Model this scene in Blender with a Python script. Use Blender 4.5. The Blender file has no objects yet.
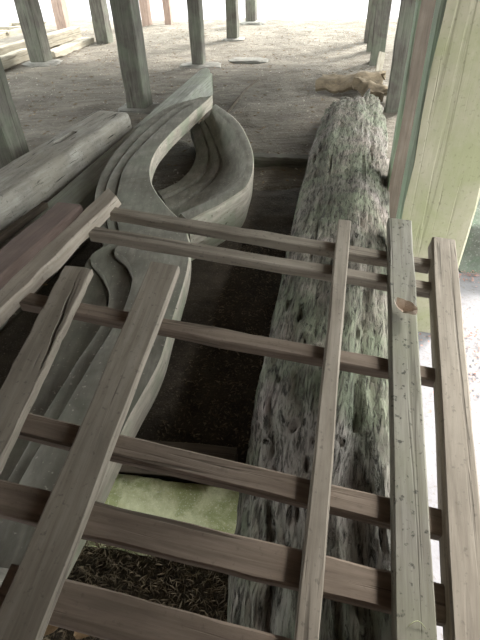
import bpy, bmesh, math, random
from mathutils import Vector, Matrix, noise
random.seed(7)
S = bpy.context.scene
C = S.collection

# ------------------------------------------------------------------ camera
cam_d = bpy.data.cameras.new('camera'); cam = bpy.data.objects.new('camera', cam_d); C.objects.link(cam)
cam_d.sensor_fit = 'VERTICAL'; cam_d.sensor_height = 24.0; cam_d.lens = 481.0 / 640.0 * 24.0
cam_d.clip_start = 0.02; cam_d.clip_end = 300
down = Vector((25, -600, -481)).normalized()
zc = -down; fwd = Vector((0, 0, -1)); yc = (fwd - zc * fwd.dot(zc)).normalized(); xc = yc.cross(zc)
cam.matrix_world = Matrix.Translation((0, 0, 1.7)) @ Matrix((xc, yc, zc)).to_4x4()
S.camera = cam

# ------------------------------------------------------------------ sky, sun, exposure
w = bpy.data.worlds.new('overcast_sky'); S.world = w; w.use_nodes = True
bgn = w.node_tree.nodes['Background']; bgn.inputs[0].default_value = (0.95, 1.0, 0.97, 1); bgn.inputs[1].default_value = 1.7
sun_d = bpy.data.lights.new('hazy_sun', 'SUN'); sun_d.energy = 3.2; sun_d.angle = math.radians(16); sun_d.color = (1, 0.97, 0.9)
sun = bpy.data.objects.new('hazy_sun', sun_d); C.objects.link(sun)
SUN_FROM = Vector((0.62, 0.50, 0.62))
sun.rotation_euler = (-SUN_FROM).to_track_quat('-Z', 'Y').to_euler()
S.view_settings.view_transform = 'Standard'; S.view_settings.look = 'None'
S.view_settings.exposure = 1.7; S.view_settings.gamma = 1.0; S.view_settings.use_curve_mapping = False

E1 = Vector((0.26, 0.966, 0)).normalized()      # the building's long direction
E2 = Vector((E1.y, -E1.x, 0))                   # across it, to the right
ROT = math.atan2(E2.y, E2.x)

# ------------------------------------------------------------------ materials
def mat_base(name, rough=0.85):
    m = bpy.data.materials.new(name); m.use_nodes = True
    nt = m.node_tree; b = nt.nodes['Principled BSDF']
    b.inputs['Roughness'].default_value = rough
    b.inputs['Specular IOR Level'].default_value = 0.25
    return m, nt, b
def N(nt, t, **k):
    n = nt.nodes.new(t)
    for a, v in k.items(): setattr(n, a, v)
    return n
def ramp(nt, src, stops, interp='LINEAR'):
    r = N(nt, 'ShaderNodeValToRGB'); r.color_ramp.interpolation = interp
    e = r.color_ramp.elements
    while len(e) < len(stops): e.new(0.5)
    for el, (p, c) in zip(e, stops):
        el.position = p; el.color = (c, c, c, 1) if isinstance(c, (int, float)) else (*c, 1)
    nt.links.new(src, r.inputs[0]); return r.outputs[0]
def mix(nt, fac, a, b, mode='MIX'):
    n = N(nt, 'ShaderNodeMix', data_type='RGBA', blend_type=mode)
    for sock, v in ((n.inputs[0], fac), (n.inputs[6], a), (n.inputs[7], b)):
        if isinstance(v, bpy.types.NodeSocket): nt.links.new(v, sock)
        elif isinstance(v, (int, float)): sock.default_value = v if sock == n.inputs[0] else (v, v, v, 1)
        else: sock.default_value = (*v, 1)
    return n.outputs[2]
def coords(nt, scale, which='Object', rnd=True):
    tc = N(nt, 'ShaderNodeTexCoord'); mp = N(nt, 'ShaderNodeMapping'); mp.inputs['Scale'].default_value = scale
    src = tc.outputs[which]
    if rnd:
        oi = N(nt, 'ShaderNodeObjectInfo'); ml = N(nt, 'ShaderNodeMath', operation='MULTIPLY'); ml.inputs[1].default_value = 37.0
        nt.links.new(oi.outputs['Random'], ml.inputs[0])
        ad = N(nt, 'ShaderNodeVectorMath', operation='ADD')
        nt.links.new(src, ad.inputs[0]); nt.links.new(ml.outputs[0], ad.inputs[1]); src = ad.outputs[0]
    nt.links.new(src, mp.inputs['Vector']); return mp.outputs[0]
def noise_tex(nt, vec, scale, detail=5, rough=0.6, dist=0.0):
    n = N(nt, 'ShaderNodeTexNoise'); n.inputs['Scale'].default_value = scale; n.inputs['Detail'].default_value = detail
    n.inputs['Roughness'].default_value = rough; n.inputs['Distortion'].default_value = dist
    nt.links.new(vec, n.inputs['Vector']); return n.outputs['Fac']
def bump(nt, b, h, strength=0.4, dist=0.01):
    n = N(nt, 'ShaderNodeBump'); n.inputs['Strength'].default_value = strength; n.inputs['Distance'].default_value = dist
    nt.links.new(h, n.inputs['Height']); nt.links.new(n.outputs[0], b.inputs['Normal'])

def wood(name, c1, c2, moss=None, moss_amt=0.5, grain=(3, 42, 42), crack=0.5, spots=0.0, rough=0.85, var=0.35):
    """weathered timber, grain along local X"""
    m, nt, b = mat_base(name, rough)
    v = coords(nt, grain); iso = coords(nt, (1, 1, 1))
    g = noise_tex(nt, v, 1.0, 6, 0.65, 0.35)
    col = mix(nt, ramp(nt, g, [(0.36, 0), (0.62, 1)]), c2, c1)
    blot = noise_tex(nt, iso, 5.0, 4, 0.6, 0.3)
    col = mix(nt, ramp(nt, blot, [(0.35, var), (0.65, 0)]), col, tuple(x * 0.55 for x in c2))
    if moss:
        mn = noise_tex(nt, iso, 3.2, 6, 0.65, 0.4)
        col = mix(nt, ramp(nt, mn, [(0.42, 0), (0.62, moss_amt)]), col, moss)
    if spots:
        sp = noise_tex(nt, iso, 60.0, 3, 0.6)
        col = mix(nt, ramp(nt, sp, [(0.60, 0), (0.70, spots)]), col, (0.035, 0.035, 0.03))
    cv = coords(nt, (grain[0] * 0.5, grain[1] * 0.9, grain[2] * 0.9)); ck = noise_tex(nt, cv, 1.0, 3, 0.5, 0.8)
    ckm = ramp(nt, ck, [(0.33, 1), (0.385, 0)])
    col = mix(nt, mix(nt, 1.0, ckm, (crack,) * 3, 'MULTIPLY'), col, (0.03, 0.024, 0.018))
    nt.links.new(col, b.inputs['Base Color'])
    hh = mix(nt, 0.6, g, ramp(nt, ck, [(0.28, 0), (0.40, 1)]))
    bump(nt, b, hh, 0.5, 0.006)
    return m

M = {}
M['lattice'] = wood('weathered_lattice_timber', (0.37, 0.325, 0.275), (0.245, 0.21, 0.172), crack=0.45, spots=0.35)
M['lattice_brown'] = wood('brown_lattice_rail_timber', (0.29, 0.232, 0.188), (0.18, 0.14, 0.112), crack=0.5, spots=0.2)
M['lattice_green'] = wood('mossy_lattice_timber', (0.31, 0.295, 0.26), (0.20, 0.185, 0.155), moss=(0.20, 0.205, 0.14), moss_amt=0.5, crack=0.3, spots=0.8)
M['lattice_worn'] = wood('pale_split_timber', (0.50, 0.44, 0.375), (0.34, 0.29, 0.24), crack=0.6, spots=0.3)
M['post'] = wood('old_post_timber', (0.17, 0.16, 0.14), (0.095, 0.085, 0.073), moss=(0.20, 0.24, 0.17), moss_amt=0.35, crack=0.5)
M['post_red'] = wood('reddish_post_timber', (0.42, 0.32, 0.27), (0.32, 0.23, 0.19), crack=0.3)
M['post_brown'] = wood('brown_post_timber', (0.25, 0.21, 0.178), (0.17, 0.138, 0.115), crack=0.4)
M['post_mint'] = wood('skylit_post_timber', (0.36, 0.41, 0.32), (0.24, 0.28, 0.21), moss=(0.30, 0.42, 0.28), moss_amt=0.6, crack=0.4)  # mint tones paint skylight onto the left post faces
M['post_pale'] = wood('pale_green_post_timber', (0.53, 0.50, 0.37), (0.495, 0.465, 0.34), moss=(0.35, 0.37, 0.20), moss_amt=0.7, grain=(2.2, 30, 30), crack=0.10, spots=0.25, var=0.25)
M['beam_grey'] = wood('grey_weathered_beam', (0.46, 0.435, 0.395), (0.27, 0.25, 0.22), moss=(0.33, 0.30, 0.25), moss_amt=0.6, grain=(4, 30, 30), crack=0.9, spots=0.5)
M['plank_blue'] = wood('grey_long_plank', (0.38, 0.385, 0.345), (0.25, 0.25, 0.22), moss=(0.34, 0.38, 0.28), moss_amt=0.5, crack=0.4)
M['board_brown'] = wood('purple_brown_board', (0.20, 0.145, 0.125), (0.13, 0.09, 0.078), crack=0.2)
M['pale_lumber'] = wood('pale_lumber', (0.48, 0.44, 0.36), (0.33, 0.29, 0.23), crack=0.5)
M['sleeper'] = wood('dark_sleeper', (0.11, 0.085, 0.062), (0.065, 0.05, 0.036), crack=0.4)
M['unseen_ceiling'] = wood('unseen_dark_boards', (0.16, 0.12, 0.09), (0.10, 0.07, 0.05))

def carved():
    m, nt, b = mat_base('carved_grey_board', 0.8)
    v = coords(nt, (1, 1, 1), rnd=False)
    n1 = noise_tex(nt, v, 4.0, 6, 0.62, 0.3); n2 = noise_tex(nt, coords(nt, (30, 5, 30), rnd=False), 1.0, 5, 0.6, 0.3)
    col = mix(nt, ramp(nt, n1, [(0.35, 0), (0.65, 1)]), (0.165, 0.155, 0.128), (0.31, 0.295, 0.255))
    col = mix(nt, ramp(nt, n2, [(0.35, 0.55), (0.6, 0)]), col, (0.12, 0.11, 0.09))
    col = mix(nt, ramp(nt, noise_tex(nt, v, 2.3, 5, 0.6), [(0.48, 0), (0.62, 0.4)]), col, (0.21, 0.23, 0.18))
    col = mix(nt, ramp(nt, noise_tex(nt, v, 55, 2, 0.5), [(0.66, 0), (0.72, 0.6)]), col, (0.5, 0.46, 0.4))
    nt.links.new(col, b.inputs['Base Color']); bump(nt, b, mix(nt, 0.5, n1, n2), 0.35, 0.01)
    return m
M['carved'] = carved()
def carved_lit_edge():
    m, nt, b = mat_base('carved_board_lit_edge', 0.85)
    v = coords(nt, (1, 1, 1), rnd=False); n2 = noise_tex(nt, coords(nt, (9, 5, 40), rnd=False), 1.0, 5, 0.6, 0.3)
    col = mix(nt, ramp(nt, n2, [(0.3, 0), (0.65, 1)]), (0.36, 0.315, 0.26), (0.64, 0.58, 0.50))  # paler tones paint light onto the board sides
    col = mix(nt, ramp(nt, noise_tex(nt, v, 3.5, 5, 0.6), [(0.45, 0), (0.6, 0.7)]), col, (0.34, 0.37, 0.27))
    col = mix(nt, ramp(nt, noise_tex(nt, v, 40, 2, 0.5), [(0.68, 0), (0.72, 0.7)]), col, (0.08, 0.07, 0.05))
    nt.links.new(col, b.inputs['Base Color']); bump(nt, b, n2, 0.3, 0.008)
    return m
M['carved_lit_edge'] = carved_lit_edge()

def log_mat():
    m, nt, b = mat_base('rotten_log_wood', 0.9)
    v = coords(nt, (28, 4.5, 28), rnd=False); iso = coords(nt, (1, 1, 1), rnd=False)
    g = noise_tex(nt, v, 1.0, 7, 0.7, 0.5)
    col = mix(nt, ramp(nt, g, [(0.34, 0), (0.62, 1)]), (0.07, 0.06, 0.048), (0.26, 0.228, 0.197))
    col = mix(nt, ramp(nt, noise_tex(nt, iso, 3.0, 6, 0.65, 0.4), [(0.40, 0), (0.58, 0.75)]), col, (0.15, 0.178, 0.12))
    col = mix(nt, ramp(nt, noise_tex(nt, iso, 1.7, 5, 0.6), [(0.52, 0), (0.66, 0.6)]), col, (0.32, 0.275, 0.27))
    fine = noise_tex(nt, coords(nt, (85, 11, 85), rnd=False), 1.0, 6, 0.7, 0.6)
    col = mix(nt, ramp(nt, fine, [(0.38, 0.9), (0.53, 0)]), col, (0.045, 0.04, 0.032))
    pit = noise_tex(nt, coords(nt, (46, 9, 46), rnd=False), 1.2, 5, 0.65, 0.6)
    pm = ramp(nt, pit, [(0.34, 1), (0.42, 0)])
    col = mix(nt, pm, col, (0.035, 0.032, 0.026))
    nt.links.new(col, b.inputs['Base Color'])
    bump(nt, b, mix(nt, 0.5, mix(nt, 0.5, g, fine), ramp(nt, pit, [(0.33, 0), (0.46, 1)])), 1.0, 0.022)
    return m
M['log'] = log_mat()

def earth():
    m, nt, b = mat_base('dry_earth', 0.95)
    v = coords(nt, (1, 1, 1), rnd=False)
    n1 = noise_tex(nt, v, 1.3, 8, 0.65, 0.3); n2 = noise_tex(nt, v, 22, 6, 0.7); st = noise_tex(nt, coords(nt, (2.2, 9, 2), rnd=False), 1.0, 6, 0.65, 0.6)
    col = mix(nt, ramp(nt, n1, [(0.35, 0), (0.65, 1)]), (0.13, 0.114, 0.094), (0.245, 0.22, 0.183))
    col = mix(nt, ramp(nt, st, [(0.35, 0.6), (0.58, 0)]), col, (0.085, 0.07, 0.056))
    col = mix(nt, ramp(nt, n2, [(0.55, 0), (0.75, 0.6)]), col, (0.38, 0.345, 0.29))
    nt.links.new(col, b.inputs['Base Color']); bump(nt, b, mix(nt, 0.5, n2, st), 1.0, 0.05)
    return m
M['earth'] = earth()
def speckle(name, a, bcol, sc, sp=None, bs=0.4, rough=0.9, patch=None):
    m, nt, b = mat_base(name, rough); v = coords(nt, (1, 1, 1))
    n1 = noise_tex(nt, v, sc, 7, 0.65, 0.2)
    col = mix(nt, ramp(nt, n1, [(0.33, 0), (0.66, 1)]), a, bcol)
    if patch: col = mix(nt, ramp(nt, noise_tex(nt, v, sc * 0.6, 5, 0.6, 0.5), [(0.47, 0), (0.58, 0.85)]), col, patch)
    if sp: col = mix(nt, ramp(nt, noise_tex(nt, v, sc * 12, 3, 0.6), [(0.58, 0), (0.68, 0.8)]), col, sp)
    nt.links.new(col, b.inputs['Base Color']); bump(nt, b, n1, bs, 0.02); return m
M['shade'] = speckle('dark_litter_shade', (0.035, 0.028, 0.021), (0.075, 0.06, 0.045), 9, sp=(0.17, 0.14, 0.105), bs=0.9)  # litter ground, kept near black to paint deep shade beside the log
M['concrete'] = speckle('pale_outdoor_paving', (0.25, 0.24, 0.258), (0.32, 0.31, 0.33), 5, sp=(0.22, 0.19, 0.18))
M['kerb'] = speckle('sunlit_lichen_kerb', (0.50, 0.51, 0.27), (0.74, 0.74, 0.50), 16, sp=(0.85, 0.84, 0.68), patch=(0.36, 0.39, 0.18))  # lichen tones raised to stand in for a sun patch
M['stone'] = speckle('grey_pad_stone', (0.17, 0.165, 0.15), (0.28, 0.27, 0.245), 8, bs=0.6)
M['boulder'] = speckle('mossy_boulder', (0.10, 0.11, 0.095), (0.20, 0.21, 0.185), 6, sp=(0.30, 0.32, 0.29), bs=0.7, patch=(0.12, 0.165, 0.115))
M['leaf'] = speckle('dry_leaf', (0.20, 0.13, 0.075), (0.36, 0.26, 0.16), 20)
M['leaf_pale'] = speckle('pale_curled_leaf', (0.45, 0.35, 0.27), (0.66, 0.55, 0.46), 40)
M['litter'] = speckle('leaf_litter', (0.05, 0.037, 0.025), (0.27, 0.215, 0.15), 28)
M['petal'] = speckle('reddish_litter', (0.42, 0.20, 0.17), (0.60, 0.36, 0.31), 18)
M['chip'] = speckle('pale_chips', (0.32, 0.29, 0.24), (0.55, 0.52, 0.45), 10)
M['bark'] = speckle('brown_bark', (0.10, 0.08, 0.055), (0.24, 0.19, 0.13), 7, bs=0.8)
M['straw'] = speckle('green_straw', (0.38, 0.42, 0.24), (0.5, 0.52, 0.33), 9)

# ------------------------------------------------------------------ mesh helpers
def finish(name, bm, mat, parent=None, Mx=None, label=None, cat=None, group=None, kind=None, sharp=38, mats=None):
    bmesh.ops.recalc_face_normals(bm, faces=bm.faces[:])
    lim = math.radians(sharp)
    for f in bm.faces: f.smooth = True
    for e in bm.edges:
        if len(e.link_faces) == 2 and e.calc_face_angle(0) > lim: e.smooth = False
    me = bpy.data.meshes.new(name); bm.to_mesh(me); bm.free()
    for mm in (mats or [mat]): me.materials.append(mm)
    o = bpy.data.objects.new(name, me); C.objects.link(o)
    Mx = Mx or Matrix()
    if parent is not None:
        o.parent = parent; o.matrix_basis = parent.matrix_basis.inverted() @ Mx
    else: o.matrix_basis = Mx
    tag(o, label, cat, group, kind); return o
def tag(o, label=None, cat=None, group=None, kind=None):
    if label: o['label'] = label
    if cat: o['category'] = cat
    if group: o['group'] = group
    if kind: o['kind'] = kind
def empty(name, loc, label, cat, group=None):
    o = bpy.data.objects.new(name, None); C.objects.link(o); o.matrix_basis = Matrix.Translation(loc); o.empty_display_size = 0.1
    tag(o, label, cat, group); return o
def frame(p0, p1, up):
    p0 = Vector(p0); x = (Vector(p1) - p0).normalized(); z = (Vector(up) - x * x.dot(Vector(up))).normalized(); y = z.cross(x)
    m = Matrix((x, y, z)).transposed().to_4x4(); m.translation = p0; return m
def skin_rings(bm, rings, close=True, cap=True):
    V = [[bm.verts.new(p) for p in r] for r in rings]; n = len(V[0])
    for a, b in zip(V, V[1:]):
        for i in range(n if close else n - 1):
            j = (i + 1) % n; bm.faces.new((a[i], a[j], b[j], b[i]))
    if cap: bm.faces.new(V[0][::-1]); bm.faces.new(V[-1])
    return V
def plank_bm(L, w, t, n=10, jit=0.0016, bev=0.004, w1=None, t1=None, seed=0, ragged=0.0, skew=0.0, split=None):
    """board along +X, top surface at z=0, w wide (Y), t thick"""
    rnd = random.Random(seed); bm = bmesh.new(); rings = []
    w1 = w if w1 is None else w1; t1 = t if t1 is None else t1
    for k in range(n + 1):
        f = k / n; W = (w + (w1 - w) * f) / 2; T = t + (t1 - t) * f; x = L * f
        J = [(rnd.uniform(-jit, jit), rnd.uniform(-jit, jit)) for _ in range(4)]
        b = bev * rnd.uniform(0.6, 1.6)
        yl, yr = -W + J[0][0], W + J[1][0]; zt, zb = J[2][0] * 0.5, -T + J[3][0]
        ring = [(yl + b, zt), (yr - b, zt), (yr, zt - b), (yr, zb + b), (yr - b, zb), (yl + b, zb), (yl, zb + b), (yl, zt - b)]
        if split:                                   # a crack opened along the grain: (y0, y1, from, to, depth, half width)
            y0, y1, f0, f1, dp, hw_ = split; g = max(0, min(1, (f - f0) / (f1 - f0))); a = math.sin(math.pi * g) ** 0.6 if 0 < g < 1 else 0
            yc_ = W * (y0 + (y1 - y0) * g) + 0.002 * math.sin(f * 60); h_ = max(0.0004, hw_ * a)
            ring = [ring[0], (yc_ - h_, zt), (yc_, zt - dp * a - 0.0001), (yc_ + h_, zt)] + ring[1:]
        rr = []
        for (y, z) in ring:
            dx = 0
            if k in (0, n): dx = rnd.uniform(-ragged, ragged) + skew * y / max(W, 1e-4) * (1 if k == n else 0)
            rr.append((x + dx, y, z))
        rings.append(rr)
    skin_rings(bm, rings); return bm
def plank(name, mat, p0, p1, w, t, up=(0, 0, 1), parent=None, label=None, cat=None, group=None, **k):
    L = (Vector(p1) - Vector(p0)).length
    return finish(name, plank_bm(L, w, t, **k), M[mat], parent, frame(p0, p1, up), label, cat, group)
def catmull(P, sub):
    P = [Vector(p) for p in P]; out = []
    for i in range(len(P) - 1):
        a = P[max(i - 1, 0)]; b = P[i]; c = P[i + 1]; d = P[min(i + 2, len(P) - 1)]
        for s in range(sub):
            t = s / sub
            out.append(0.5 * ((2 * b) + (c - a) * t + (2 * a - 5 * b + 4 * c - d) * t * t + (3 * b - a - 3 * c + d) * t ** 3))
    out.append(P[-1]); return out
def fbm(p, o=5): return noise.fractal(p, 0.9, 2.1, o)

# ------------------------------------------------------------------ setting: ground, paving, ceiling
def grid_obj(name, mat, ox, oy, xs, ys, zf, shift=None, **k):
    bm = bmesh.new(); V = []
    for y in ys:
        row = []
        sh = shift(y) if shift else 0
        for x in xs:
            p = Vector((ox, oy, 0)) + E2 * (x + sh) + E1 * y; p.z = zf(p, x, y); row.append(bm.verts.new(p))
        V.append(row)
    for a, b in zip(V, V[1:]):
        for i in range(len(a) - 1): bm.faces.new((a[i], a[i + 1], b[i + 1], b[i]))
    return finish(name, bm, mat, sharp=80, **k)
def steps(a, b, n, p=1.0): return [a + (b - a) * (i / n) ** p for i in range(n + 1)]
OX, OY = 0.60, 1.45          # a point on the front edge of the building, at its right-hand side
def earth_z(p, x, y):
    z = 0.01 + 0.035 * fbm(p * 0.9, 4) + 0.018 * fbm(p * 5.0, 4)
    z += 0.03 * math.exp(-((y - 3.1) / 0.25) ** 2)
    e = min(1, max(0, (0.10 - x) / 0.3)); return max(z * e + 0.004, -0.02)
grid_obj('floor', M['earth'], OX, OY, steps(0.08, -10.5, 150, 1.5), steps(-0.40, 12.4, 190, 1.35), earth_z, shift=lambda y: 0.55 * min(1, max(0, (y - 1.7) / 0.4)), kind='structure')
def slab(name, mat, a0, a1, b0, b1, z0, z1, **k):
    bm = bmesh.new(); P = [Vector((OX, OY, 0)) + E2 * x + E1 * y for x, y in ((a0, b0), (a1, b0), (a1, b1), (a0, b1))]
    skin_rings(bm, [[(p.x, p.y, z0) for p in P], [(p.x, p.y, z1) for p in P]])
    return finish(name, bm, mat, sharp=30, **k)
slab('ground_paving', M['concrete'], -40, 40, -20, 60, -0.5, -0.03, kind='structure')
slab('shade_wall_right', M['unseen_ceiling'], 0.55, 0.75, -1.9, -0.95, -0.03, 2.55, kind='structure')  # added out of view to keep side light off the foreground
slab('shade_wall_back', M['unseen_ceiling'], -7.2, 1.5, -2.1, -1.9, 0.45, 2.55, kind='structure')  # added behind the camera to cut light; low gap lights the kerb
slab('unseen_ceiling', M['unseen_ceiling'], -7.2, 1.5, -2.1, 9.4, 2.55, 2.75, kind='structure')  # unseen floor overhead; eave and ends set to shape the light

# ------------------------------------------------------------------ posts
def post(loc, w, d, h, mat, label, group=None, name='support_post', seed=0, bev=0.012, jit=0.005, side=None):
    """square timber post, built lying along X then stood up so the grain runs up it"""
    bm = plank_bm(h, w, d, n=14, jit=jit, bev=bev, seed=seed)
    bmesh.ops.translate(bm, verts=bm.verts[:], vec=(0, 0, d / 2))
    mats = [M[mat]]
    if side:                                   # left face painted mint, as lit by skylight
        mats.append(M[side]); bm.normal_update(); bmesh.ops.recalc_face_normals(bm, faces=bm.faces[:])
        for f in bm.faces:
            if f.normal.y < -0.6: f.material_index = 1
    Mx = Matrix((Vector((0, 0, 1)), E2, -E1)).transposed().to_4x4()   # local X up, local Y across, local Z to the viewer
    Mx.translation = Vector(loc)
    return finish(name, bm, None, None, Mx, label, 'post', group, mats=mats)
def pad_stone(loc, sx, sy, h, label, seed, mat='stone', name='pad_stone', rough=0.18, group=None, cat='stone'):
    bm = bmesh.new(); bmesh.ops.create_icosphere(bm, subdivisions=4, radius=1)
    for v in bm.verts:
        p = v.co.copy(); q = Vector([math.copysign(abs(c) ** 0.62, c) for c in p])
        q *= 1 + rough * fbm(p * 1.6 + Vector((seed * 7.3, 0, 0)), 4)
        v.co = Vector((q.x * sx, q.y * sy, q.z * h))
    Mx = Matrix.Translation(loc) @ Matrix.Rotation(ROT, 4, 'Z')
    return finish(name, bm, M[mat], None, Mx, label, cat, group, sharp=60)

posts = [
    ((-1.93, 4.15), 0.26, 'post', 'old timber post cut off by the left edge of the photo'),
    ((-1.15, 6.48), 0.25, 'post', 'thick dark timber post standing behind the rounded grey beam'),
    ((-0.50, 8.90), 0.20, 'post', 'dark timber post standing beyond the tip of the long plank'),
    ((0.10, 11.35), 0.22, 'post', 'slim dark post on the bright ground, right of the post beyond the plank tip'),
    ((-3.33, 9.65), 0.29, 'post', 'dark post on a pad stone rising in front of the lumber pile'),
    ((-2.60, 11.65), 0.27, 'post', 'distant dark post just right of the lumber pile'),
    ((1.92, 5.92), 0.22, 'post', 'dark post at the right just past the far end of the log'),
    ((2.36, 8.55), 0.22, 'post', 'dark post at the right behind the bark scraps'),
    ((2.50, 9.50), 0.16, 'post', 'thin dark post, second farthest of the right-hand row'),
    ((2.66, 10.4), 0.16, 'post', 'thin post at the far end of the right-hand row'),
    ((0.57, 13.4), 0.24, 'post', 'far pale post near the middle of the bright opening'),
    ((-1.97, 13.8), 0.20, 'post_red', 'reddish far post in the bright opening beside the thick dark post'),
    ((-1.46, 14.0), 0.17, 'post_red', 'thin reddish far post in the bright opening, right one of a pair'),
    ((-3.95, 13.6), 0.26, 'post_red', 'reddish far post behind the lumber pile at the left'),
]
for i, ((x, y), wd, mt, lb) in enumerate(posts):
    zb = {1: 0.05, 2: 0.06, 3: 0.05, 4: 0.065, 10: 0.09}.get(i, 0.0)      # some stand on a pad stone
    post((x, y, zb), wd, wd, 2.55 - zb, mt, lb, 'posts holding up the building', seed=i)
post((1.135, 3.02, -0.02), 0.24, 0.24, 2.57, 'post_brown', 'brown post with a side painted mint as if skylit close behind the wide pale green post', 'posts holding up the building', seed=31, jit=0.002, side='post_mint')
post((0.955, 2.113, -0.03), 0.32, 0.22, 2.58, 'post_pale', 'wide pale green timber post in the right foreground', 'posts holding up the building', seed=32, bev=0.012, jit=0.0015, side='post_mint')
for i, (x, y, sx, sy, h, lb) in enumerate([
        (-3.30, 9.62, 0.33, 0.24, 0.045, 'flat pad stone under the post in front of the lumber pile'),
        (-1.15, 6.47, 0.27, 0.22, 0.03, 'flat pad stone under the thick dark post behind the rounded beam'),
        (-0.48, 8.86, 0.34, 0.20, 0.04, 'flat pad stone under the post beyond the plank tip'),
        (0.60, 13.35, 0.30, 0.22, 0.07, 'pad stone under the far pale post in the bright opening'),
        (0.12, 11.33, 0.22, 0.20, 0.03, 'pad stone under the slim post on the bright ground'),
        (0.33, 9.15, 0.34, 0.16, 0.03, 'flat pale stone lying alone on the earth past the curved boards')]):
    pad_stone((x, y, 0.02), sx, sy, h, lb, i, group='flat stones on the earth floor')

# ------------------------------------------------------------------ stone kerb, boulder, slab
def kerb():
    bm = bmesh.new(); rings = []; n = 40; L = 0.84
    for k in range(n + 1):
        x = L * k / n; prof = [(-0.04, -0.10), (-0.04, -0.01), (-0.02, 0.02), (0.02, 0.048), (0.10, 0.095), (0.15, 0.12), (0.18, 0.12), (0.20, 0.10), (0.205, -0.10)]
        rr = []
        for (y, z) in prof:
            q = Vector((x * 3, y * 9, z * 9)); d = 0.010 * fbm(q * 2.2, 4)
            rr.append((x, y + d, z + d))
        rings.append(rr)
    skin_rings(bm, rings)
    p0 = Vector((-0.846, 0.965, 0)); Mx = frame(p0, p0 + Vector((0.975, -0.215, 0)), (0, 0, 1))
    finish('stone_kerb', bm, M['kerb'], None, Mx, 'pale green lichened kerb stone, painted as if sunlit, low under the lattice, left of the log', 'kerb', sharp=50)
kerb()
pad_stone((1.60, 2.90, 0.10), 0.32, 0.40, 0.24, 'mossy grey-green boulder behind the wide pale post at the right edge', 41, 'boulder', 'foundation_boulder', 0.22, cat='boulder')
e = empty('stone_bench', (2.25, 4.15, 0), 'pale stone slab on blocks at the right edge behind the wide pale post', 'bench')
finish('slab_top', plank_bm(1.2, 0.40, 0.07, n=8, jit=0.004, bev=0.01, seed=3), M['concrete'], e, frame((1.95, 4.25, 0.32), (3.05, 3.95, 0.32), (0, 0, 1)))
for s, x in enumerate((2.10, 2.85)):
    finish('support_block', plank_bm(0.14, 0.34, 0.29, n=3, jit=0.004, bev=0.012, seed=5 + s), M['stone'], e, frame((x, 4.2 - (x - 2.1) * 0.27, 0.255), (x + 0.1, 4.2 - (x - 2) * 0.27, 0.255), (0, 0, 1)))

# ------------------------------------------------------------------ the big rotten log
def big_log():
    ctr = [(0.13, 0.15, 0.20), (0.185, 0.552, 0.232), (0.238, 0.853, 0.252), (0.283, 1.09, 0.262), (0.384, 1.507, 0.270), (0.527, 2.117, 0.282), (0.748, 3.08, 0.278), (0.98, 4.04, 0.287), (1.20, 4.95, 0.272), (1.36, 5.60, 0.22)]
    pts = catmull([(a, b, c) for a, b, c in ctr], 56)
    NT = 150; bm = bmesh.new(); rings = []
    nrow = len(pts)
    for k, q in enumerate(pts):
        a = pts[max(k - 1, 0)]; b = pts[min(k + 1, nrow - 1)]
        d = Vector((b.x - a.x, b.y - a.y, 0)).normalized(); sd = Vector((d.y, -d.x, 0)); f = k / (nrow - 1)
        rot = max(0.0, (f - 0.80) / 0.20)          # decay towards the far end
        rr = []
        for i in range(NT):
            th = 2 * math.pi * i / NT; cx, cz = math.cos(th), math.sin(th)
            r = q.z
            px = math.copysign(abs(cx) ** 0.78, cx); pz = math.copysign(abs(cz) ** 0.86, cz)   # squarish, hewn section
            s = f * 5.4
            P = Vector((cx * 1.3, s * 0.55, cz * 1.3))
            dr = 0.034 * fbm(P * 1.5, 3) + 0.016 * fbm(Vector((cx * 5.5, s * 0.8, cz * 5.5)), 4) + 0.006 * fbm(Vector((cx * 17, s * 3.2, cz * 17)), 3)
            pit = noise.noise(Vector((cx * 10, s * 6.5, cz * 10)))
            if pit < -0.30: dr += (pit + 0.30) * 0.05
            # a shallow channel along the upper right flank, ridge beside it
            ang = th - math.radians(68 + 6 * math.sin(s * 1.3))
            dr -= 0.030 * math.exp(-(ang / 0.13) ** 2); dr += 0.014 * math.exp(-((ang - 0.3) / 0.18) ** 2)
            if rot > 0:
                dr += rot * (0.085 * fbm(Vector((cx * 3.1, s * 4.0, cz * 3.1)), 5) - 0.07 * max(0, noise.noise(Vector((cx * 6, s * 8, cz * 6)))))
            rad = r * (1 + 0) + dr
            # the far end rots away: left part lower, a fin stands up at the right
            z = 0.25 + rad * pz
            if rot > 0 and z > 0.05:
                keep = 1 - rot ** 1.6 * (0.75 - 0.55 * math.exp(-((cx - 0.55) / 0.28) ** 2))
                z = 0.03 + (z - 0.03) * max(0.12, keep)
            z = max(z, -0.05)
            off = 0.06 * fbm(Vector((cx * 2, cz * 2, 9.1)), 3) + (0.30 * noise.noise(Vector((cx * 3, cz * 3, 4.4))) if f > 0.999 else 0)
            p = Vector((q.x, q.y, 0)) + sd * (rad * px) + d * (off * rot)
            rr.append((p.x, p.y, z))
        rings.append(rr)
    skin_rings(bm, rings, cap=False)
    n = len(rings); bm.verts.ensure_lookup_table(); allv = bm.verts[:]
    for base in (0, (n - 1) * NT):
        vs = allv[base:base + NT]; c = sum((v.co for v in vs), Vector()) / NT; cv = bm.verts.new(c)
        for i in range(NT): bm.faces.new((vs[i], vs[(i + 1) % NT], cv))
    Mx = Matrix.Rotation(ROT, 4, 'Z'); bm.transform(Mx.inverted())
    finish('rotten_log', bm, M['log'], None, Mx, 'huge weathered rotten log lying from the foreground back along the right posts', 'log', sharp=75)
big_log()

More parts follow.
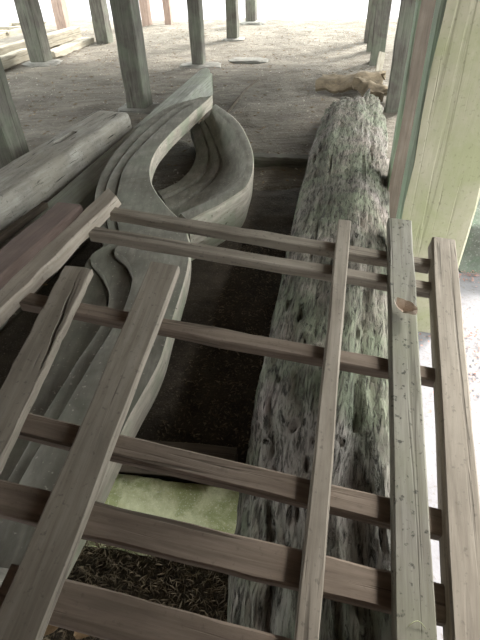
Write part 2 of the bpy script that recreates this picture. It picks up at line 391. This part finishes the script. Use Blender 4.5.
# ------------------------------------------------------------------ carved curved gable boards
def gable_board():
    Z = 0.40
    rows = [[(-0.32, 5.34), (-0.29, 5.34), (-0.26, 5.33), (-0.19, 5.40)], [(-0.65, 5.09), (-0.58, 4.97), (-0.51, 4.83), (-0.37, 4.76)],
            [(-0.86, 4.5), (-0.78, 4.3), (-0.7, 4.1), (-0.56, 4.03)], [(-0.97, 3.76), (-0.88, 3.6), (-0.8, 3.55), (-0.61, 3.57)],
            [(-0.96, 3.21), (-0.88, 3.14), (-0.79, 3.13), (-0.56, 3.15)], [(-0.89, 2.84), (-0.82, 2.81), (-0.75, 2.8), (-0.42, 2.78)],
            [(-0.81, 2.57), (-0.75, 2.55), (-0.69, 2.54), (-0.31, 2.56)], [(-0.75, 2.39), (-0.72, 2.38), (-0.65, 2.36), (-0.26, 2.36)],
            [(-0.82, 2.27), (-0.80, 2.265), (-0.67, 2.28), (-0.25, 2.24)], [(-0.84, 2.15), (-0.71, 2.13), (-0.58, 2.16), (-0.245, 2.11)],
            [(-0.84, 1.96), (-0.65, 1.97), (-0.53, 2.00), (-0.26, 1.91)], [(-0.84, 1.71), (-0.64, 1.74), (-0.53, 1.75), (-0.29, 1.66)], [(-0.87, 1.42), (-0.70, 1.45), (-0.59, 1.46), (-0.32, 1.38)],
            [(-0.91, 1.17), (-0.75, 1.19), (-0.65, 1.16), (-0.40, 1.09)], [(-0.94, 0.92), (-0.79, 0.9), (-0.71, 0.89), (-0.46, 0.83)],
            [(-0.96, 0.66), (-0.81, 0.64), (-0.73, 0.62), (-0.53, 0.58)]]
    sub = 10
    K = [catmull([(r[c][0], r[c][1], 0) for r in rows], sub) for c in range(4)]
    bm = bmesh.new(); rings = []; n = len(K[0])
    for k in range(n):
        f = k / (n - 1); L, g1, g2, Rr = (K[c][k] for c in range(4))
        st = 0.018 + 0.052 * max(0, min(1, (f - 0.5) / 0.15))      # the steps are cut deeper in the near half
        if f < 0.10: st *= f / 0.10
        z3 = Z; z2 = Z - st; z1 = Z - 2 * st; zb = Z - 0.125; zl = zb - 0.08 * max(0, min(1, (f - 0.5) / 0.15))
        prof = [(L, zl), (L, z1 - 0.012), (L.lerp(g1, 0.08), z1)]
        for a in (0.3, 0.6): prof.append((L.lerp(g1, a), z1))
        gd = 0.02 if f > 0.08 else 0.02 * f / 0.08
        prof += [(L.lerp(g1, 0.86), z1 - 0.004), (L.lerp(g1, 0.92), z1 - gd), (g1, z1 - gd), (g1.lerp(g2, 0.05), z2 - 0.004), (g1.lerp(g2, 0.14), z2)]
        for a in (0.4, 0.65): prof.append((g1.lerp(g2, a), z2))
        prof += [(g1.lerp(g2, 0.85), z2 - 0.004), (g1.lerp(g2, 0.92), z2 - gd), (g2, z2 - gd), (g2.lerp(Rr, 0.03), z3 - 0.004), (g2.lerp(Rr, 0.07), z3)]
        for a in (0.25, 0.45, 0.65, 0.85): prof.append((g2.lerp(Rr, a), z3))
        prof += [(g2.lerp(Rr, 0.975), z3 - 0.001), (Rr, z3 - 0.008), (Rr, Z - 0.065), (Rr + Vector((-0.01, 0, 0)), zb)]
        rr = []
        for (p, z) in prof:
            q = Vector((p.x, p.y, z)); dz = 0.004 * fbm(q * 7, 3); rr.append((p.x, p.y, z + dz))
        rings.append(rr)
    skin_rings(bm, rings); np_ = len(rings[0])
    bm.faces.ensure_lookup_table()
    for k in range(n - 1):
        for i in range(np_):
            if i in (np_ - 3, np_ - 2, np_ - 4): bm.faces[k * np_ + i].material_index = 1
    return finish('carved_gable_board', bm, None, None, None, 'long S-curved grey board with carved step grooves lying flat at the left', 'carved board', sharp=33, mats=[M['carved'], M['carved_lit_edge']])
gable_board()
def crescent_board():
    Bo = [(-0.15, 5.06, 0.40), (0.05, 4.46, 0.41), (0.14, 3.83, 0.41), (0.145, 3.38, 0.40), (0.08, 3.02, 0.40), (-0.07, 2.79, 0.40), (-0.20, 2.65, 0.40), (-0.275, 2.57, 0.395)]
    Bi = [(-0.185, 4.94, 0.40), (-0.02, 4.36, 0.41), (0.07, 3.79, 0.41), (0.09, 3.41, 0.40), (0.03, 3.13, 0.40), (-0.12, 2.90, 0.40), (-0.25, 2.77, 0.40), (-0.335, 2.69, 0.395)]
    Fl = [(-0.25, 4.95, 0.30), (-0.15, 4.55, 0.27), (-0.07, 4.10, 0.24), (-0.04, 3.80, 0.23), (-0.10, 3.55, 0.23), (-0.21, 3.33, 0.22), (-0.34, 3.12, 0.20), (-0.44, 3.00, 0.19)]
    Bg = [(-0.32, 4.98, 0.26), (-0.25, 4.65, 0.22), (-0.20, 4.28, 0.19), (-0.20, 4.00, 0.18), (-0.25, 3.80, 0.18), (-0.33, 3.63, 0.18), (-0.45, 3.46, 0.19), (-0.53, 3.36, 0.20)]
    Bk = [(-0.42, 4.98, 0.22), (-0.37, 4.74, 0.17), (-0.34, 4.48, 0.14), (-0.35, 4.22, 0.13), (-0.39, 4.00, 0.13), (-0.45, 3.83, 0.13), (-0.54, 3.68, 0.14), (-0.61, 3.60, 0.15)]
    sub = 14; k5 = [catmull(c, sub) for c in (Bo, Bi, Fl, Bg, Bk)]; n = len(k5[0]); bm = bmesh.new(); rings = []
    dn = Vector((0, 0, -1))
    for k in range(n):
        o, i, f, g, q = (c[k] for c in k5); t = k / (n - 1)
        bot = Vector((o.x, o.y, 0.0)).lerp(Vector((g.x, g.y, 0.0)), 0.16); mid = Vector((o.x, o.y, 0.22)).lerp(Vector((g.x, g.y, 0.22)), 0.03)
        prof = [bot, mid, o + dn * 0.03, o + dn * 0.006, o.lerp(i, 0.12), o.lerp(i, 0.5), o.lerp(i, 0.88), i + dn * 0.006, i.lerp(f, 0.35) + dn * 0.03, i.lerp(f, 0.75) + dn * 0.02, f,
                f.lerp(g, 0.30), f.lerp(g, 0.36) + dn * 0.018, f.lerp(g, 0.45) + dn * 0.018, f.lerp(g, 0.5), f.lerp(g, 0.9), g + dn * 0.02, g.lerp(q, 0.12) + dn * 0.02, g.lerp(q, 0.2), g.lerp(q, 0.6), q, Vector((q.x, q.y, max(0.02, q.z - 0.1))), Vector((g.x, g.y, 0.0))]
        rings.append([tuple(p + Vector((0, 0, 0.004 * fbm(p * 7, 3)))) for p in prof])
    skin_rings(bm, rings); m_ = len(rings[0]); bm.faces.ensure_lookup_table()
    for k in range(n - 1):
        for i in range(m_):
            if i in (0, 1, 2, 3): bm.faces[k * m_ + i].material_index = 1
    return finish('carved_crescent_board', bm, None, None, None, 'thick crescent-shaped carved board with a raised pale rim, against the S-curved board', 'carved board', sharp=40, mats=[M['carved'], M['carved_lit_edge']])
crescent_board()

# ------------------------------------------------------------------ timbers at the left
def rounded_beam():
    L = 3.9; NT = 40; bm = bmesh.new(); rings = []; n = 150
    p1 = Vector((-1.12, 5.12, 0)); p0 = p1 - E1 * L * 1.0 + Vector((-0.06, 0, 0))
    L = (p1 - p0).length
    for k in range(n + 1):
        f = k / n; x = L * f; e = max(0, (x - (L - 0.30)) / 0.30); ws = math.sqrt(max(0.0, 1 - e ** 2.6)) if e > 0 else 1
        rr = []; e2 = max(ws, 0.12); hw = 0.19
        prof = [(-hw, -0.02), (-hw, 0.12), (-hw * 1.01, 0.24), (-hw * 0.99, 0.33), (-hw * 0.93, 0.375), (-hw * 0.84, 0.395)] + [(hw * q / 12, 0.40 + 0.006 * math.cos(q / 8)) for q in range(-9, 10)] + [(hw * 0.84, 0.395), (hw * 0.93, 0.375), (hw * 0.99, 0.33), (hw, 0.2), (hw, -0.02)]
        for (y, z) in prof:
            top = z > 0.36
            d = 0.010 * fbm(Vector((x * 1.2, y * 7, z * 7)), 4) + 0.005 * fbm(Vector((x * 4, y * 40, z * 40)), 3)
            if top and x < L * 0.62: d -= 0.020 * max(0, noise.noise(Vector((x * 3, y * 14, 2))))
            if z > 0: z = z * (0.62 + 0.38 * e2) + d
            if top and 0.82 < L - x < 1.12 and -0.025 < y - 0.035 < 0.025: z -= 0.085      # an old mortise slot
            rr.append((x, y * e2, z))
        rings.append(rr)
    skin_rings(bm, rings)
    finish('rounded_beam', bm, M['beam_grey'], None, frame(p0, p1, (0, 0, 1)), 'grey weathered beam with a rounded end and an old slot, at the left', 'beam', sharp=50)
rounded_beam()
def long_plank():
    p0 = Vector((-1.535, 1.80, 0.266)); p1 = Vector((-0.305, 7.30, 0.266)); L = (p1 - p0).length
    bm = bmesh.new(); rings = []; n = 60; w = 0.115
    for k in range(n + 1):
        x = L * k / n; rr = []
        for (y, z) in [(-w, -0.26), (-w, -0.012), (-w + 0.012, 0), (-w / 3, 0.003), (w / 3, 0.003), (w - 0.012, 0), (w, -0.012), (w, -0.26)]:
            e = x
            if k == n: e = x + 0.12 - 0.35 * max(0, -y) / w - 0.06 * max(0, y) / w       # obliquely cut, rounded tip
            if k == n - 1: e = x + 0.06 - 0.22 * max(0, -y) / w
            rr.append((e, y * (0.86 if k == n else 1), z + 0.004 * fbm(Vector((x * 2, y * 9, z * 9)), 3)))
        rings.append(rr)
    skin_rings(bm, rings)
    finish('long_plank', bm, M['plank_blue'], None, frame(p0, p1, (0, 0, 1)), 'long grey-green timber with a pale tip running under the S-curved board', 'timber', sharp=40)
long_plank()
plank('short_board', 'board_brown', (-1.50, 1.30, 0.40), (-1.09, 2.97, 0.36), 0.19, 0.07, n=10, jit=0.002, bev=0.014, seed=11, ragged=0.01, label='smooth purple-brown board with a cut end beside the split diagonal stile', cat='board')
plank('thin_strip', 'sleeper', (-1.72, 1.75, 0.31), (-1.31, 3.12, 0.31), 0.045, 0.04, n=8, seed=12, label='thin dark strip of wood between the rounded beam and the brown board', cat='strip')
plank('sleeper_timber', 'sleeper', (-1.15, 1.25, 0.19), (-0.04, 1.065, 0.19), 0.11, 0.19, n=8, seed=13, jit=0.005, label='dark timber crossing under the S-curved board and ending at the log', cat='timber')
plank('half_buried_timber', 'post', (0.16, 4.45, 0.10), (0.72, 4.34, 0.095), 0.14, 0.14, n=10, jit=0.006, bev=0.02, seed=14, label='dark half-buried timber between the crescent board and the log', cat='timber')

# ------------------------------------------------------------------ lattice frame
P0 = Vector((0.161, 0.7295, 0.6912)); U = Vector((0.2215, 0.9512, 0.215)); W = Vector((-0.9743, 0.2067, 0.0896)); Nn = Vector((0.0408, -0.2293, 0.9725))
def lp(u, v, n=0.0): return P0 + U * u + W * v + Nn * n
lat = empty('wooden_lattice', (0.2, 0.6, 0.50), 'weathered wooden lattice of crossed rails and stiles lying over the log in the foreground', 'lattice')
def stile(mat, a, b, w, t, off=0.0, **k): return plank('stile', mat, lp(*a, off), lp(*b, off), w, t, up=Nn, parent=lat, **k)
stile('lattice_worn', (-0.10, 1.09), (0.885, 0.842), 0.062, 0.055, 0.0, seed=21, ragged=0.02, jit=0.005, n=16)
stile('lattice', (-0.62, 0.765), (0.479, 0.812), 0.094, 0.032, 0.0, seed=22, ragged=0.004, n=40, jit=0.0012, split=(-0.82, -0.30, 0.62, 0.95, 0.026, 0.0055))
stile('lattice', (-0.72, 0.538), (0.551, 0.537), 0.100, 0.032, 0.0, seed=23, ragged=0.004)
stile('lattice', (-0.60, -0.034), (0.898, -0.036), 0.048, 0.030, 0.0, seed=24, w1=0.046)
stile('lattice_green', (-0.60, -0.252), (0.945, -0.233), 0.084, 0.035, 0.0, seed=25)
stile('lattice', (-0.60, -0.355), (0.873, -0.384), 0.080, 0.060, 0.0, seed=26)
def rail(mat, a, b, w, t, **k): return plank('rail', mat, lp(*a, -0.034), lp(*b, -0.034), w, t, up=Nn, parent=lat, **k)
rail('lattice', (0.818, 0.832), (0.777, -0.345), 0.042, 0.042, seed=27, n=14)
rail('lattice', (0.697, 0.862), (0.664, -0.349), 0.042, 0.042, seed=28, n=14)
rail('lattice_brown', (0.347, 0.955), (0.315, -0.347), 0.048, 0.042, seed=29, n=14)
rail('lattice_brown', (-0.053, 0.86), (-0.102, -0.332), 0.062, 0.045, seed=30, n=14)
rail('lattice_brown', (-0.243, 0.84), (-0.272, -0.329), 0.078, 0.045, seed=33, n=14)
rail('lattice_brown', (-0.42, 0.62), (-0.45, -0.327), 0.085, 0.045, seed=34, n=14)

# ------------------------------------------------------------------ lumber pile, bark scraps
def beam(name, mat, p0, p1, w, t, lb, seed, cat='timber'): return plank(name, mat, p0, p1, w, t, n=12, jit=0.012, bev=0.015, seed=seed, ragged=0.03, label=lb, cat=cat, group='stacked lumber at the far left')
beam('lumber_beam', 'pale_lumber', (-4.34, 7.95, 0.20), (-3.70, 10.10, 0.20), 0.18, 0.19, 'pale squared beam on the ground at the front of the lumber pile', 51)
beam('lumber_beam', 'pale_lumber', (-3.32, 10.15, 0.12), (-2.95, 11.7, 0.12), 0.26, 0.12, 'rough pale beam lying right of the post before the lumber pile', 52)
beam('lumber_beam', 'pale_lumber', (-4.60, 8.7, 0.26), (-3.30, 12.2, 0.26), 0.18, 0.24, 'pale long beam, second one back in the lumber pile', 53)
lad = empty('wooden_ladder', (-4.6, 11.2, 0.1), 'pale ladder-like frame leaning flat on the far lumber pile', 'ladder', 'stacked lumber at the far left')
for k in range(2):
    a = Vector((-5.6, 9.6, 0.30)) + E2 * (0.62 * k) + Vector((0, 0, 0.02)); plank('side_rail', 'pale_lumber', a, a + E1 * 3.4, 0.10, 0.09, parent=lad, seed=60 + k)
for k in range(6):
    a = Vector((-5.6, 9.6, 0.34)) + E1 * (0.3 + 0.56 * k); plank('rung', 'pale_lumber', a - E2 * 0.05, a + E2 * 0.70, 0.09, 0.05, parent=lad, seed=64 + k, n=4)
def bark_piece(name, loc, L, w, curl, rz, tilt, seed, lb):
    bm = bmesh.new(); rings = []
    for k in range(15):
        f = k / 14; up = []; lo = []
        for i in range(9):
            g = i / 8 - 0.5; x = (f - 0.5) * L + 0.08 * noise.noise(Vector((g * 5, seed, k > 7)))*(1 if k in (0, 14) else 0); y = g * w * (0.75 + 0.3 * noise.noise(Vector((f * 3, seed, 1))))
            z = curl * (0.25 - g * g) * 2 + 0.06 * fbm(Vector((f * 3, g * 3, seed)), 3)
            up.append((x, y, z)); lo.append((x, y * 0.97, z - 0.03))
        rings.append(up + lo[::-1])
    skin_rings(bm, rings)
    finish(name, bm, M['bark'], None, Matrix.Translation(loc) @ Matrix.Rotation(rz, 4, 'Z') @ Matrix.Rotation(tilt, 4, 'Y'), lb, 'bark', 'bark scraps beyond the log', sharp=45)
bark_piece('bark_scrap', (1.62, 6.95, 0.10), 0.80, 0.66, 0.22, 2.75, 0.10, 1.5, 'curled brown bark sheet lying beyond the far end of the log')
bark_piece('bark_scrap', (1.76, 6.34, 0.14), 0.52, 0.38, 0.18, 2.2, -0.10, 5.2, 'folded greenish bark sheet against the right-hand posts beyond the log')
bark_piece('bark_scrap', (1.40, 6.02, 0.05), 0.30, 0.22, 0.10, 0.9, 0.10, 8.9, 'small dark bark chunk between the log end and the bark sheets')
plank('leaning_stick', 'pale_lumber', (2.02, 7.2, 0.05), (2.14, 7.5, 0.36), 0.09, 0.04, up=(0, -1, 0.4), n=6, seed=71, label='short pale stick leaning against the right-hand posts', cat='stick')

def branch():
    pts = catmull([(-0.06, 6.05, 0.03), (0.10, 6.6, 0.06), (0.22, 7.1, 0.05), (0.44, 7.75, 0.04)], 8); bm = bmesh.new(); rings = []
    for k, p in enumerate(pts):
        r = 0.02 * (1 - 0.5 * k / len(pts)) + 0.003 * math.sin(k * 1.7)
        rings.append([tuple(p + Vector((r * math.cos(a), 0, r * math.sin(a)))) for a in [i * 1.0472 for i in range(6)]])
    skin_rings(bm, rings); finish('fallen_branch', bm, M['sleeper'], None, None, 'thin dark branch lying on the earth beyond the crescent board', 'branch')
branch()

# ------------------------------------------------------------------ leaves and litter
def leaf_bm(L, w, curl, seed):
    bm = bmesh.new(); V = []
    for k in range(8):
        f = k / 7; hw = w * math.sin(math.pi * min(1, f * 0.92 + 0.06)) ** 0.8; row = []
        for i in range(5):
            g = (i - 2) / 2; row.append(bm.verts.new((f * L, g * hw, curl * L * (g * g * 0.5 + (f - 0.5) ** 2) + 0.006 * noise.noise(Vector((f * 6, g * 3, seed))))))
        V.append(row)
    for a, b in zip(V, V[1:]):
        for i in range(4): bm.faces.new((a[i], a[i + 1], b[i + 1], b[i]))
    r = bmesh.ops.extrude_face_region(bm, geom=bm.faces[:])
    for v in r['geom']:
        if isinstance(v, bmesh.types.BMVert): v.co.z -= 0.0012
    return bm
def leaf(name, mat, loc, L, w, curl, rot, seed, lb, grp=None):
    Mx = Matrix.Translation(loc) @ Matrix.Rotation(rot[2], 4, 'Z') @ Matrix.Rotation(rot[0], 4, 'X') @ Matrix.Rotation(rot[1], 4, 'Y')
    finish(name, leaf_bm(L, w, curl, seed), M[mat], None, Mx, lb, 'leaf', grp, sharp=60)
q = lp(0.517, -0.212, 0.004)
leaf('dry_leaf', 'leaf_pale', q, 0.078, 0.024, 0.55, (0.15, -0.05, -0.95), 1, 'curled dry leaf resting on the mossy stile in front of the pale post')
leaf('dry_leaf', 'leaf', (-0.68, 0.575, 0.03), 0.10, 0.026, 0.25, (0.2, 0, 0.4), 2, 'brown leaf at the bottom left, left one of the pair under the lowest rail', 'fallen leaves under the lattice')
leaf('dry_leaf', 'leaf', (-0.55, 0.56, 0.03), 0.10, 0.028, 0.3, (0.5, 0, 0.75), 3, 'brown leaf at the bottom left, right one of the pair under the lowest rail', 'fallen leaves under the lattice')
def straw():
    bm = bmesh.new(); rings = []
    for k in range(9):
        f = k / 8; p = lp(-0.335 + 0.012 * math.sin(f * 3), -0.232 - 0.035 * f, 0.003 + 0.006 * math.sin(f * 3.1)); r = 0.0009
        rings.append([tuple(p + U * (r * math.cos(a)) + Nn * (r * math.sin(a))) for a in (0, 1.57, 3.14, 4.71)])
    skin_rings(bm, rings); finish('grass_straw', bm, M['straw'], label='thin green straw lying on the near end of the mossy stile', cat='straw')
straw()
def scatter(name, mat, n, region, size, label, cat, flat=0.25, seed=1, zf=lambda p: 0.0, slender=0.35):
    rnd = random.Random(seed); vs = []; fs = []
    for _ in range(n):
        p = region(rnd)
        if p is None: continue
        L = size * rnd.uniform(0.5, 1.5); wd = L * slender * rnd.uniform(0.5, 1.4); a = rnd.uniform(0, 6.283); t = rnd.uniform(-flat, flat)
        d = Vector((math.cos(a) * math.cos(t), math.sin(a) * math.cos(t), math.sin(t))); s = Vector((-math.sin(a), math.cos(a), rnd.uniform(-flat, flat)))
        c = Vector((p[0], p[1], zf(p) + 0.004 + abs(math.sin(t)) * L * 0.5 + rnd.uniform(0, 0.008))); b = len(vs)
        for q in (c - d * L / 2, c + s * wd / 2 + Vector((0, 0, L * 0.08)), c + d * L / 2, c - s * wd / 2 + Vector((0, 0, L * 0.05)), c - Vector((0, 0, L * 0.06))): vs.append(q)
        fs += [(b, b + 3, b + 2, b + 1), (b, b + 1, b + 4), (b + 1, b + 2, b + 4), (b + 2, b + 3, b + 4), (b + 3, b, b + 4)]
    me = bpy.data.meshes.new(name); me.from_pydata([tuple(v) for v in vs], [], fs); me.materials.append(M[mat])
    o = bpy.data.objects.new(name, me); C.objects.link(o); tag(o, label, cat, None, 'stuff'); return o
def litter_shade_bed():
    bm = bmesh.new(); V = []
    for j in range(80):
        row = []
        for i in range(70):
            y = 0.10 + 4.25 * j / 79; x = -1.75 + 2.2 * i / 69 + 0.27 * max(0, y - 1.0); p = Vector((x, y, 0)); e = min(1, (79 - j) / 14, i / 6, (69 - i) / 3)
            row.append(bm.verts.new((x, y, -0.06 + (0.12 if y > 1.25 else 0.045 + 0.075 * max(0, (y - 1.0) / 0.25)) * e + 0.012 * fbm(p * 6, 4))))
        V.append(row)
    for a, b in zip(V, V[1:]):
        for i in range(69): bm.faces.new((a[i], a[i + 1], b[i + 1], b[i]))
    finish('ground_litter_shade', bm, M['shade'], kind='structure', sharp=80)  # behind the front litter, its dark colour stands in for deep shade
litter_shade_bed()
scatter('leaf_litter', 'litter', 9000, lambda r: (r.uniform(-1.0, 0.25), r.uniform(0.3, 0.98)), 0.024, 'brown leaf and twig litter on the ground under the lattice', 'leaf litter', 0.45, 3, slender=0.16)
def er(r):
    x = r.uniform(-7, -0.05); y = 0.2 + 11 * r.random() ** 1.3; p = Vector((OX, OY, 0)) + E2 * x + E1 * y; return (p.x, p.y)
def ez(p):
    d = Vector((p[0] - OX, p[1] - OY, 0)); return earth_z(Vector((p[0], p[1], 0)), d.dot(E2), d.dot(E1))
scatter('wood_chips', 'chip', 2600, er, 0.035, 'scattered pale chips and crumbs on the earth floor', 'chips', 0.3, 4, ez)
scatter('twig_crumbs', 'leaf', 2200, er, 0.05, 'scattered dark twigs and crumbs on the earth floor', 'twigs', 0.2, 5, ez, 0.18)
def pet(r):
    k = r.random()
    if k < 0.45: return (r.gauss(1.44, 0.10), r.gauss(2.62, 0.08))
    if k < 0.75: return (r.gauss(1.18, 0.10), r.gauss(1.85, 0.22))
    if k < 0.85: return (r.gauss(1.85, 0.12), r.gauss(3.5, 0.05))
    return (r.uniform(0.75, 1.7), r.uniform(0.8, 2.8))
scatter('red_litter', 'petal', 1300, pet, 0.014, 'reddish plant crumbs strewn on the pale paving at the right', 'plant litter', 0.3, 6, lambda p: -0.03, 0.6)

scatter('bed_crumbs', 'litter', 2600, lambda r: (lambda y: (r.uniform(-0.45, 0.2) + 0.27 * (y - 1), y))(r.uniform(1.15, 3.0)), 0.02, 'dark crumbs and twigs on the litter bed painted dark as shade between the curved boards and the log', 'leaf litter', 0.4, 9, lambda p: 0.06, 0.3)
